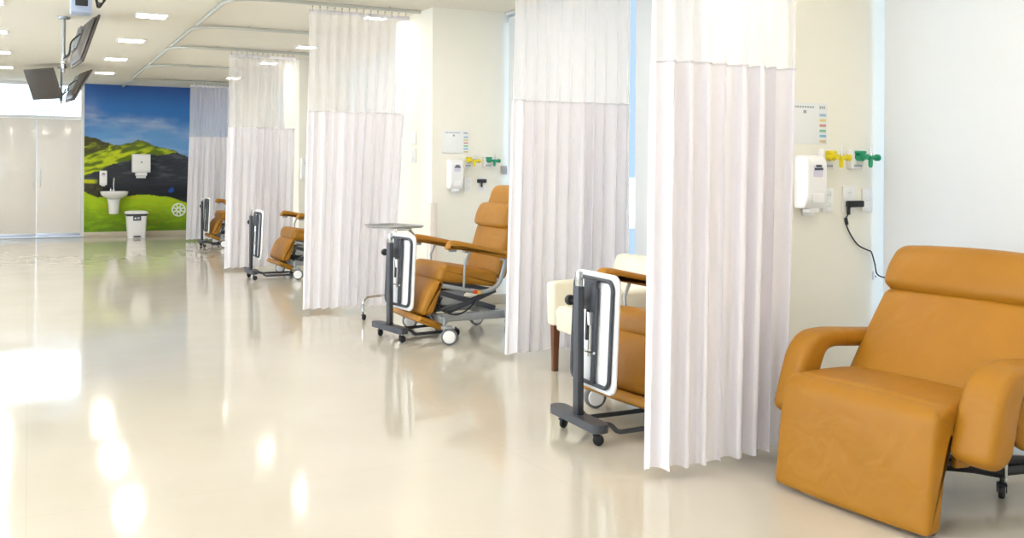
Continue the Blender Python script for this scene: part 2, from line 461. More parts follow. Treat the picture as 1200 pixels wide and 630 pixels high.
for j in range(nz+1):
    for i in range(nx+1):
        x = MX0+.006+(MX1-MX0-.006)*i/nx; z = z0m+(z1m-z0m)*j/nz
        vs.append((x, YB-.004, z))
        xc = x*.889-.4571*YB; Z = .4571*x+.889*YB
        ppx = 100+(x-.93)*67.2
        cols.append(mural_col(ppx, 277.5-64.3*z) + (1.,))
for j in range(nz):
    for i in range(nx):
        a = j*(nx+1)+i; fs.append((a, a+1, a+nx+2, a+nx+1))
# give the printed sheet a thickness: a back rim to the wall
me.from_pydata(vs, [], fs)
ca = me.color_attributes.new('print', 'FLOAT_COLOR', 'POINT')
for i, c in enumerate(cols): ca.data[i].color = c
me.materials.append(MT['mural'])
mu = bpy.data.objects.new('wall_mural', me); COL.objects.link(mu)
sol = mu.modifiers.new('sheet', 'SOLIDIFY'); sol.thickness = .003; sol.offset = -1
tag(mu, 'printed wall mural of green hills, dark rock and blue sky on the back wall', 'mural')
# white rosette emblem on the mural
em = MB(); ex, ez, er = 2.555, .475, .128
for k in range(8):
    a = 2*PI*k/8; p = (ex+er*.62*math.cos(a), ez+er*.62*math.sin(a))
    hexa = [(p[0]+er*.30*math.cos(a+q*PI/3), p[1]+er*.30*math.sin(a+q*PI/3)) for q in range(6)]
    em.tube([(u, YB-.008, v) for u, v in hexa], .009, 6, closed=True)
em.tube([(ex+er*.95*math.cos(2*PI*q/28), YB-.008, ez+er*.95*math.sin(2*PI*q/28)) for q in range(28)], .009, 6, closed=True)
em.tube([(ex+er*.26*math.cos(2*PI*q/10), YB-.008, ez+er*.26*math.sin(2*PI*q/10)) for q in range(10)], .012, 6, closed=True)
tag(em.build('wall_emblem', 'decal'), 'round white lattice emblem low at the right of the mural', 'emblem')

# ------------------------------------------------------------------ wash corner against the mural
t = thing('wash_basin', 'white wall-hung wash basin with half pedestal and chrome tap in front of the mural', 'sink', (1.405, YB-.012, 0))
bm_ = MB(); rings = []
def bas(w, d, z, inset=0):   # D-shaped ring, back on the wall
    r = []
    for q in range(24):
        a = 2*PI*q/24; x = math.cos(a); y = math.sin(a)
        r.append(Vector((w*(abs(x)**.7)*(1 if x > 0 else -1), -d/2-.002+(d/2-inset)*(abs(y)**(.8 if y < 0 else .45))*(1 if y > 0 else -1), z)))
    return r
for w, d, z, ins in [(.07, .24, .69, .0), (.16, .33, .715, .0), (.225, .42, .77, .0), (.238, .44, .82, .0), (.236, .44, .836, 0), (.21, .42, .836, .02), (.19, .40, .80, .03), (.12, .34, .745, .06), (.03, .30, .735, .12)]: rings.append(bas(w, d, z, ins))
bm_.ring_loft(rings); bm_.build('basin', 'porcelain', t, 50)
pd = MB(); pd.ring_loft([[Vector((w*math.cos(2*PI*q/18), -.12+dd*math.sin(2*PI*q/18), z)) for q in range(18)] for w, dd, z in [(.082, .1, .42), (.09, .112, .45), (.1, .115, .6), (.12, .115, .72)]]); pd.build('half_pedestal', 'porcelain', t, 50)
tp = MB(); tp.cyl((0, -.07, .835), (0, -.07, .87), .026); tp.tube([(0, -.07, .86), (0, -.07, 1.04), (0, -.11, 1.09), (0, -.17, 1.08), (0, -.20, 1.02)], .012, 10, rnd=.06)
tp.build('tap', 'chrome', t); MB().cyl((-.05, -.07, .835), (-.05, -.07, .88), .016).tube([(-.05, -.07, .88), (-.05, -.12, .90)], .007, 8).build('tap_lever', 'chrome', t)

def soap_dispenser(loc, rz, label, w=.135, h=.275, d=.11, group='wall soap dispensers'):
    t = thing('soap_dispenser', label, 'dispenser', loc, rz, group)   # local: wall at y=0, front faces -y
    pr = fillet([(0, 0), (-d*.8, 0), (-d, h*.2), (-d, h*.86), (-d*.75, h), (0, h)], [.02, .02, .04, .05, .03, .02], 5, .05)
    MB().pad(pr, -w/2, w/2, .014, 0, 4, 4, M=RZ(PI/2)).build('housing', 'white', t)
    MB().box((0, -d-.001, h*.70), (w*.45, .003, .055), .001).build('label_plate', 'lilac', t)
    k = MB(); k.box((w*.02, -d-.003, h*.80), (w*.28, .002, .012)); k.box((w*.02, -d-.003, h*.745), (w*.42, .002, .012))
    k.build('lettering', 'ink_dark', t)
    MB().box((0, -d*.55, -.006), (w*.5, d*.5, .03), .008).build('spout', 'white', t)
    MB().box((0, -d-.001, h*.2), (w*.6, .006, h*.18), .003).build('push_bar', 'white', t)
    return t
soap_dispenser((1.23, YB-.005, .945), 0, 'small white soap dispenser on the mural above the wash basin', .125, .27, .10)
t = thing('towel_dispenser', 'white paper towel dispenser on the dark rock of the mural', 'dispenser', (1.872, YB-.005, 1.12))
pr = fillet([(0, .06), (-.2, .06), (-.22, .12), (-.21, .40), (0, .40)], [.02, .02, .04, .05, .02], 5, .05)
MB().pad(pr, -.157, .157, .015, 0, 4, 4, M=RZ(PI/2)).build('housing', 'white', t)
MB().box((0, -.1, .03), (.2, .16, .06), .012).build('towel_slot', 'white', t)
MB().box((0, -.11, -.015), (.17, .005, .06)).build('paper_towel', 'paper', t)
MB().cyl((0, -.222, .25), (0, -.212, .25), .018).build('key_lock', 'ink', t)

t = thing('pedal_bin', 'white pedal bin with grey lid rim on the floor before the mural', 'bin', (1.755, 18.66, 0))
def rrect(w, d, r=.05, z=0, n=4):
    o = []
    for sx, sy, a0 in ((1, 1, 0), (-1, 1, PI/2), (-1, -1, PI), (1, -1, 1.5*PI)):
        for q in range(n+1):
            a = a0+PI/2*q/n; o.append(Vector((sx*(w/2-r)+r*math.cos(a), sy*(d/2-r)+r*math.sin(a), z)))
    return o
MB().ring_loft([rrect(.285, .27, .04, 0.0), rrect(.295, .28, .04, .02), rrect(.345, .33, .05, .42)]).build('body', 'white', t)
MB().ring_loft([rrect(.356, .340, .05, .400), rrect(.368, .352, .05, .44)]).build('rim', 'dark', t)
MB().ring_loft([rrect(.38, .364, .06, .441), rrect(.385, .37, .06, .462), rrect(.35, .33, .06, .482), rrect(.2, .18, .06, .492)]).build('lid', 'white', t, 50)
MB().box((0, -.166, .36), (.135, .006, .085), .002, M=T(0, 0, 0)).build('waste_label', 'ink_dark', t)
lb = MB(); lb.box((-.03, -.171, .36), (.03, .003, .03)); lb.box((.022, -.171, .372), (.04, .003, .012)); lb.box((.022, -.171, .35), (.04, .003, .008)); lb.build('waste_symbol', 'paper', t)
MB().box((0, -.165, .035), (.12, .07, .022), .006).build('pedal', 'dark', t)

# ------------------------------------------------------------------ ceiling lights
def ceiling_light(x, y, label, group, s=.27):
    t = thing('ceiling_light', label, 'light', (x, y, HC), 0, group)
    f = MB()
    for sx in (-1, 1): f.box((sx*(s/2+.012), 0, -.006), (.024, s+.048, .016), .003); f.box((0, sx*(s/2+.012), -.006), (s, .024, .016), .003)
    f.build('frame', 'white', t)
    MB().box((0, 0, -.004), (s, s, .006)).build('diffuser', 'lamp', t)
YA = [16.8, 14.55, 12.3, 10.17, 7.97, 5.77, 3.57, 1.37, -.8]
names = {16.8: 'square ceiling light nearest the mural, in the row left of the track', 14.55: 'second square ceiling light out from the mural, left of the track', 12.3: 'third square ceiling light out from the mural, left of the track', 10.17: 'nearest visible square ceiling light left of the curtain track'}
for i, y in enumerate(YA):
    ceiling_light(1.09, y, names.get(y, 'square ceiling light of the row above the aisle, %s the camera' % ('ahead of' if y > 0 else 'behind')), 'square lights over the aisle')
nb = {16.6: 'farthest ceiling light at the left edge, nearest the entrance glass', 14.4: 'second ceiling light out from the entrance glass, at the left edge', 12.2: 'third ceiling light out from the entrance glass, at the left edge', 10.0: 'top left ceiling light cut by the picture edge'}
for y in (16.6, 14.4, 12.2, 10.0, 7.8, 5.6, 3.4, 1.2, -.8):
    ceiling_light(-.36, y, nb.get(y, 'square ceiling light of the left row, out of frame'), 'square lights along the left edge')
for y in (16.6, 13.2, 9.8, 6.4, 3.0, -.4):
    ceiling_light(-2.0, y, 'square ceiling light of the far left row, out of frame', 'square lights of the far left row')
nc = {16.7: 'ceiling light in the farthest bay, seen beside the second farthest curtain', 14.0: 'ceiling light between the two farthest curtains', 11.9: 'ceiling light seen between the third and fourth curtains', 9.19: 'ceiling light shining through the net of the third curtain'}
for y in (16.7, 14.0, 11.9, 9.19, 7.0, 4.6, 2.45, .9, -.7):  # unseen near lights shifted and one added to brighten blind and wall
    ceiling_light(3.09 if y != 4.6 else 2.85, y, nc.get(y, 'square ceiling light above the near bays, out of frame'), 'square lights over the bays', .2 if y > 8 else .24)

# ------------------------------------------------------------------ curtain tracks
XT = 1.56; ZT = HC-.03
TR = [(3.38, 5.92), (5.92, 8.52), (8.52, 10.45), (10.45, 12.4), (12.4, 14.85), (14.85, 17.45), (17.45, YB-.02)]
lab_t = ['ceiling curtain track carrying the nearest curtain', 'ceiling curtain track carrying the second curtain', 'ceiling curtain track curving over the third curtain',
         'ceiling curtain track with empty cross run behind the third curtain', 'ceiling curtain track carrying the fourth curtain', 'ceiling curtain track with empty cross run behind the fourth curtain', 'ceiling curtain track nearest the mural']
for (a, b), lb in zip(TR, lab_t):
    t = thing('curtain_track', lb, 'track', (XT, a, ZT), 0, 'ceiling curtain tracks')
    MB().tube([(XW-XT-.85 if a > 3.5 else 2.0, 0, 0), (.0, 0, 0), (0, b-a-.012, 0)], .018, 8, rnd=.38).build('rail', 'track', t, 60)
    h = MB()
    for q in range(2):
        for (xx, yy) in (((q+.6)*.9, 0), (0, .6+q*.9)):
            h.cyl((xx, yy, .005), (xx, yy, .0295), .008, 8)
    h.build('hanger', 'track', t)

# ------------------------------------------------------------------ curtains
ZS, ZH, ZTOP = 1.78, .035, HC-.092
def curtain(label, y, top, hem, nf, seed, amp=.06, zs=ZS, nhook=12):
    t = thing('cubicle_curtain', label, 'curtain', ((top[0]+top[1])/2, y, ZT-.013), 0, 'cubicle curtains across the bays')
    rnd = random.Random(seed)
    ox, oz = (top[0]+top[1])/2, ZT-.013
    nc = nf*14
    ph = [rnd.uniform(-.45, .45) for _ in range(nf+3)]; am = [rnd.uniform(.55, 1.25) for _ in range(nf+3)]
    bw = [rnd.uniform(-.35, .35) for _ in range(nf+3)]
    def pt(i, z):
        u = i/nc; tz = max(0, (ZTOP-z)/(ZTOP-ZH))                  # 0 top .. 1 hem
        k = u*nf; q = int(min(k, nf-1)); fr = k-q
        lp = lambda L: L[q]*(1-sm(0, 1, fr))+L[q+1]*sm(0, 1, fr)
        x0 = top[0]+(hem[0]-top[0])*tz**1.1; x1 = top[1]+(hem[1]-top[1])*tz
        s = math.sin(2*PI*k+lp(ph)*2*tz**.7)
        ws = math.copysign(abs(s)**.8, s)
        A = amp*lp(am)*(.35+.65*min(1, tz*2.2)); 
        yy = A*ws + .35*A*math.sin(4*PI*k+3*lp(bw)+tz)*tz + .02*tz*math.sin(u*5+seed)
        xx = x0+(x1-x0)*u + (x1-x0)/nf*.16*math.sin(4*PI*k+1.2)*min(1, tz*2) + .012*tz*lp(bw)
        zz = z - (.010*ws*tz if z < ZH+.001 else 0)
        return Vector((xx-ox, yy, zz-oz))
    def sheet(zlist, name, m):
        b = MB(); vs = [[b.bm.verts.new(pt(i, z)) for i in range(nc+1)] for z in zlist]
        for r0, r1 in zip(vs, vs[1:]):
            for i in range(nc): b.bm.faces.new((r0[i], r0[i+1], r1[i+1], r1[i]))
        return b.build(name, m, t, 180)
    n1, n2 = 8, 14
    sheet([ZTOP-(ZTOP-zs)*j/n1 for j in range(n1+1)], 'net_panel', 'net')
    sheet([zs-(zs-ZH)*j/n2 for j in range(n2+1)], 'cloth_panel', 'cloth')
    # seam tape between net and cloth
    def strip(za, zb, name):
        b = MB(); rows = [[b.bm.verts.new(pt(i, z)+Vector((0, -.0015, 0))) for i in range(nc+1)] for z in (za, zb)]
        for i in range(nc): b.bm.faces.new((rows[0][i], rows[0][i+1], rows[1][i+1], rows[1][i]))
        o = b.build(name, 'cloth', t, 180); md = o.modifiers.new('tape', 'SOLIDIFY'); md.thickness = .002; return o
    strip(zs+.004, zs-.005, 'seam_tape'); strip(ZTOP+.004, ZTOP-.03, 'heading_tape')
    hk = None
    for k in range(nhook):
        i = round((k+.5)*nc/nhook); p = pt(i, ZTOP)
        if hk is None:
            hk = MB().tube([(0, 0, -.01), (0, .006, .01), (0, 0, .026)], .0028, 6, rnd=.01).box((0, 0, .031), (.014, .012, .010), .003).build('hook', 'grey', t)
            o = hk
        else:
            o = hk.copy(); COL.objects.link(o); o.parent = t
        o.location = (p.x, p.y*0, ZTOP-oz)
    return t
curtain('nearest white curtain with net top, left of the big caramel recliner', 3.38, (2.37, 3.15), (2.335, 3.09), 8, 3, .055, 1.765, 10)
curtain('second white curtain with net top, left of the cream armchair', 5.92, (2.99, 3.93), (2.925, 3.90), 10, 5, .045, 1.772, 12)
curtain('third white curtain with net top, beside the recliner with the steel tray', 8.50, (2.23, 3.18), (2.195, 3.02), 10, 8, .04, 1.80, 14)
curtain('fourth white curtain with net top, beside the small distant recliner', 12.38, (2.24, 3.08), (2.19, 3.03), 9, 11, .042, 1.79, 13)
curtain('farthest white curtain with net top, overlapping the mural', 17.42, (2.50, 3.30), (2.44, 3.25), 9, 14, .042, 1.81, 12)

# ------------------------------------------------------------------ fittings on the pier walls
def notice(x0, x1, z0, z1, y, label):
    w, h = x1-x0, z1-z0
    t = thing('notice_board', label, 'sign', ((x0+x1)/2, y-.001, z0), 0, 'patient notice boards')
    MB().box((0, -.003, h/2), (w, .006, h), .002).build('sheet', 'paper', t)
    b = MB()
    for k in range(9): b.box((-w/2+.03+k*.0155*w/.24, -.0068, h-.022), (.010*w/.24, .0015, .009))
    b.box((-.02*w/.24, -.0068, h-.047), (.02, .0015, .016))
    b2 = MB()
    for k in range(3): b2.box((w/2-.05+k*.014, -.0068, h-.022), (.009, .0015, .014))
    b.build('heading', 'ink', t); b2.build('strip_heading', 'ink', t)
    for k, (c, n) in enumerate((('c_blue', 'blue'), ('c_yellow', 'yellow'), ('c_red', 'red'), ('c_green', 'green'), ('c_cyan', 'cyan'), ('c_gold', 'gold'))):
        o = MB().box((w/2-.032, -.0068, h-.062-k*.0275), (.044, .002, .013)).build('colour_strip', c, t); o['label'] = n + ' strip'
        MB().box((w/2-.032, -.0082, h-.062-k*.0275), (.03, .001, .003)).build('lettering', 'ink', o)

def plate(x, z, y, label, rz=0., w=.075, h=.125, two=True, loc=None):
    t = thing('wall_outlet', label, 'outlet', loc or (x, y-.001, z), rz, 'wall outlet plates')
    MB().box((0, -.005, 0), (w, .01, h), .003).build('plate', 'white', t)
    for k in ((-1, 1) if two else (0,)):
        s = MB().lathe([(.0, -.0102), (.02, -.0102), (.021, -.0125), (.017, -.0125), (.016, -.0108), (0, -.0108)], (0, 0, k*h*.24), 'Y', 18).build('socket', 'paper', t)
        hb = MB()
        for q in (-1, 1): hb.cyl((q*.007, -.0108, k*h*.24), (q*.007, -.0118, k*h*.24), .0024, 8)
        hb.build('holes', 'ink', s)
    return t

def gas_outlet(x, z, y, colour, label):
    t = thing('gas_outlet', label, 'valve', (x, y-.001, z), 0, 'medical gas outlets')
    MB().box((0, -.02, 0), (.082, .04, .105), .006).build('box', 'white', t)
    MB().box((0, -.041, -.036), (.055, .003, .014)).build('label_plate', 'ink', t)
    v = MB(); c = 'valve_' + colour
    v.cyl((0, -.038, .012), (0, -.075, .012), .022, 18); v.cyl((0, -.07, .012), (.0, -.105, .012), .015, 14)
    v.box((-.002, -.06, .036), (.06, .03, .016), .005)
    v.build('valve_body', c, t)
    k = MB(); k.cyl((.03, -.085, .008), (.095, -.085, .008), .013, 14); k.cyl((.085, -.085, .008), (.103, -.085, .008), .018, 14)
    k.build('side_knob', c, t)
    MB().tube([(.045, -.085, .005), (.045, -.085, -.03), (.045, -.085, -.045)], [.012, .012, .008], 12).build('hose_nipple', c, t)
    MB().cyl((.05, -.085, .0), (.05, -.085, .07), .0035, 8).cyl((.05, -.085, .02), (.05, -.085, .03), .009, 10).build('stem', 'chrome', t)

def fittings(Y, dx, where, n3=False):
    f = lambda x: x+dx
    notice(f(3.50), f(3.768), 1.442, 1.655, Y, 'pale notice board with colour strips on the wall ' + where)
    soap_dispenser((f(3.605), Y-.001, 1.105), 0, 'white soap dispenser on the wall ' + where)
    gas_outlet(f(3.745), 1.362, Y, 'yellow', 'white box with yellow gas valve on the wall ' + where)
    gas_outlet(f(3.955), 1.364, Y, 'green', 'white box with green gas valve on the wall ' + where)
where1 = 'left of the big caramel recliner'; where3 = 'above the recliner in the middle bay'
fittings(3.81, 0, where1)
fittings(8.36, -.035, where3)
for Y, dx, wh in ((3.81, 0, where1), (8.36, -.05, where3)):
    plate(3.64+dx, 1.128, Y, 'white outlet plate just below the soap dispenser, ' + wh)
    plate(3.775+dx, 1.145, Y, 'white double outlet plate below the yellow valve, ' + wh)
    plate(3.925+dx, 1.15, Y, 'white outlet plate holding the black power adapter, ' + wh, w=.09, h=.14)
    if Y < 5: plate(4.06+dx, 1.143, Y, 'white outlet plate next to the blue daylight strip, ' + wh, two=False)
# plates on the corridor face of the middle pier
plate(0, 0, 0, 'upper white plate on the narrow wall beside the third curtain', -PI/2, .11, .13, False, loc=(3.359, 8.815, 1.59))
plate(0, 0, 0, 'lower white outlet plate on the narrow wall beside the third curtain', -PI/2, .11, .13, True, loc=(3.359, 8.815, 1.42))
tag(MB().box((3.352, 8.40, .49), (.014, .10, .97), .004).box((3.385, 8.352, .49), (.052, .014, .97), .004).build('corner_guard', 'guard'), 'pinkish corner guard on the lower wall edge behind the recliner arms', 'guard')
soap_dispenser((3.445, 13.299, 1.13), 0, 'white soap dispenser on the far wall between the third and fourth curtains', .135, .3)
tag(MB().box((4.105, 8.352, 1.285), (.062, .014, .08), .003).box((4.105, 8.343, 1.30), (.045, .004, .03), .001).build('wall_intercom', 'tag'), 'small grey panel by the blue daylight strip above the middle recliner', 'panel')

# black adapters
def adapter(x, z, Y, label, big):
    t = thing('power_adapter', label, 'adapter', (x, Y-.0115, z), 0, 'black power adapters')
    MB().box((0, -.017, 0), (.105 if big else .09, .034, .034), .006).build('body', 'black', t)
    MB().box((-.045 if big else .0, -.015, -.035), (.016, .016, .045), .004).build('strain_relief', 'black', t)
    return t
adapter(3.949, 1.125, 3.81, 'black power adapter on the wall left of the big recliner', True)
adapter(3.86, 1.18, 8.36, 'black power adapter on the wall behind the middle recliner', False)
cb = MB()
P = [(3.904, 3.783, 1.075), (3.896, 3.795, 1.035), (3.925, 3.795, .97), (3.985, 3.795, .905), (4.05, 3.79, .875), (4.075, 3.785, .862), (4.09, 3.775, .80), (4.075, 3.74, .745), (4.08, 3.66, .735), (4.085, 3.55, .748), (4.06, 3.40, .74), (3.90, 3.24, .60), (3.70, 3.1, .40)]
def smooth(P, n=6):
    P = [Vector(p) for p in P]; out = []
    for i in range(len(P)-1):
        a, b, c, d = P[max(i-1, 0)], P[i], P[i+1], P[min(i+2, len(P)-1)]
        for j in range(n):
            t = j/n
            out.append(.5*((2*b)+(c-a)*t+(2*a-5*b+4*c-d)*t*t+(3*b-a-3*c+d)*t**3))
    return out+[P[-1]]
cb.tube(smooth(P), .0038, 8).cyl((3.896, 3.795, 1.05), (3.905, 3.795, 1.015), .009, 10)
tag(cb.build('extension_cord', 'black'), 'thin black cord running from the adapter down behind the big recliner', 'cord')
t = thing('blind_chain_holder', 'small white clip on the blue daylight strip above the big recliner', 'clip', (4.118, 3.809, .734))
MB().box((0, -.006, 0), (.02, .012, .045), .003).build('bracket', 'frame', t); MB().cyl((0, -.011, -.005), (0, -.018, -.005), .005, 10).build('screw', 'grey', t)

# ------------------------------------------------------------------ casters
def caster(p, z, mb_f, mb_w, r=.03, rz=0., wm=None, hub=None, hm=None):
    """adds a swivel caster with its stem top at z into the fork / wheel builders"""
    x, y = p; M = T(x, y, 0) @ RZ(rz)
    o = r*.55
    mb_f.cyl((0, 0, z), (0, 0, r*1.75), r*.24, 10, M=M)
    mb_f.box((o*.4, 0, r*(1.75 if hub is None else 2.1)), (r*1.3, r*1.15, r*.3), r*.12, M=M)
    if hub is None:
        for s in (-1, 1): mb_f.box((o*.8, s*r*.5, r*1.3), (r*.7, r*.12, r*1.1), r*.05, M=M)
    else: mb_f.lathe([(r*1.02, -r*.3), (r*1.1, -r*.3), (r*1.1, r*.3), (r*1.02, r*.3)], (o, 0, r*1.08), 'Y', 22, M=M) if False else mb_f.box((o*.5, 0, r*2.06), (r*1.1, r*.8, r*.3), r*.12, M=M)
    mb_w.lathe([(r*.3, -r*.36), (r*.82, -r*.36), (r*.97, -r*.26), (r, -r*.1), (r, r*.1), (r*.97, r*.26), (r*.82, r*.36), (r*.3, r*.36)], (o, 0, r), 'Y', 22, M=M)
    if hub is not None: hub.lathe([(r*.2, -r*.46), (r*.66, -r*.45), (r*.76, -r*.37), (r*.76, r*.37), (r*.66, r*.45), (r*.2, r*.46)], (o, 0, r), 'Y', 20, M=M)
def add_caster(root, p, z, r, rz=0., fork='dark', wheel='black', hub=None):
    f, w = MB(), MB(); h = MB() if hub else None
    caster(p, z, f, w, r, rz, hub=h)
    o = f.build('caster', fork, root); w.build('wheel', wheel, o)
    if hub: h.build('hub', hub, o)

# ------------------------------------------------------------------ the big recliner at the right
t = thing('recliner', 'big caramel recliner in the right foreground with padded loop arms', 'recliner', (2.81, 2.715, 0), .084, None)
HWd = .355
prof = fillet([(.06, .42), (.085, .466), (.30, .465), (.62, .44), (.62, .33), (.08, .335)], [.03, .04, .1, .04, .04, .04], 6, .05)
MB().pad(prof, -HWd, HWd, .04, .008, 10, 5).build('seat', 'orange', t, 60)
prof = fillet([(-.03, .018), (.0, .28), (.022, .432), (.10, .468), (.19, .435), (.125, .36), (.09, .26), (.055, .018)], [.03, .1, .075, .05, .04, .08, .1, .03], 6, .05)
MB().pad(prof, -HWd-.002, HWd+.002, .024, .008, 10, 5).build('leg_rest', 'orange', t, 60)
# gathered leather at the near side seam of seat and leg rest
gt = MB()
for k in range(5):
    gt.tube(smooth([(.045+.016*k, -.338, .458-.004*k), (.055+.018*k, -.354, .43-.012*k), (.085+.016*k, -.352, .395-.022*k)], 4), [.002]*2+[.006]*6+[.002], 8)
gt.build('gathered_seam', 'orange', t, 80)
def back_M(p, ang): return T(p[0], 0, p[1]) @ RY(ang)
BA = rad(35)
MBk = back_M((.43, .43), BA)
pb = fillet([(0, -.04), (.0, .20), (.012, .445), (.15, .445), (.17, .2), (.16, -.04)], [.04, .2, .05, .07, .2, .05], 6, .05)
MB().pad(pb, -.385, .385, .055, .022, 10, 5, M=MBk).build('backrest', 'orange', t, 60)
ph_ = fillet([(-.022, .435), (-.045, .53), (-.028, .635), (.05, .672), (.135, .65), (.15, .435)], [.03, .12, .06, .06, .06, .04], 6, .04)
MB().pad(ph_, -.385, .385, .06, .016, 10, 5, M=MBk).build('headrest', 'orange', t, 60)
pa = [(.085, .30), (.125, .43), (.165, .54), (.235, .604), (.34, .612), (.74, .578), (.74, .51), (.37, .542), (.31, .53), (.275, .46), (.23, .29), (.15, .258)]
paf = fillet(pa, [.03, .1, .06, .07, .08, .03, .03, .06, .05, .08, .04, .04], 6, .04)
for s in (1, -1):
    y0, y1 = (HWd+.004, HWd+.125) if s > 0 else (-HWd-.165, -HWd+.004)
    a = MB().pad(paf, y0, y1, .032, .006, 6, 5).build('armrest', 'orange', t, 60)
# upholstered side wing below the arm, behind the arm pad
pw = fillet([(.44, .26), (.42, .33), (.50, .39), (.70, .39), (.84, .34), (.68, .24)], .07, 5, .05)
pw2 = fillet([(.40, .28), (.37, .42), (.45, .53), (.68, .53), (.84, .38), (.68, .25)], .07, 5, .05)
for s in (1, -1):
    y0, y1 = (HWd+.03, HWd+.10) if s > 0 else (-HWd-.10, -HWd-.03)
    MB().pad(pw if s > 0 else pw2, y0, y1, .03, .004, 4, 4).build('side_wing', 'orange', t, 60)
fr = MB()
fr.box((.40, 0, .235), (.30, .34, .05), .01); fr.cyl((.42, 0, .10), (.42, 0, .30), .04, 18)
for y in (-.30, .30): fr.box((.42, y, .30), (.5, .04, .03), .006)
fr.box((.16, -.22, .29), (.03, .03, .10), .006); fr.box((.16, .22, .29), (.03, .03, .10), .006)
fr.build('base_frame', 'dark', t)
BASE = ((.64, -.22), (.64, .24), (.98, -.30), (.98, .30), (.30, .30))
fb_ = MB()
for (x, y) in BASE:
    fb_.tube([(.42, y*.1, .135), (x+(.42-x)*.35, y*.68, .125), (x, y, .105)], [.03, .026, .02], 10)
fb_.tube([(.64, -.22, .11), (.98, -.30, .11)], .018, 8)
fb_.build('star_base', 'black', t)
for (x, y) in BASE: add_caster(t, (x, y), .11, .034, .6, 'black', 'black')
for y in (-.315, .31): add_caster(t, (.055, y), .07, .018, 0, 'dark', 'black')
l = MB(); l.cyl((.625, -.245, .085), (.62, -.25, .22), .007, 10); l.build('brake_rod', 'chrome', t)
MB().tube([(.621, -.249, .205), (.62, -.25, .23), (.62, -.25, .265)], [.013, .015, .013], 12).build('brake_grip', 'black', t)
st = MB(); st.pad(fillet([(.20, .215), (.22, .30), (.31, .29), (.30, .205)], .02, 4, .04), -.31, -.29, .006, 0, 2, 3); st.build('hanging_strap', 'orange', t)

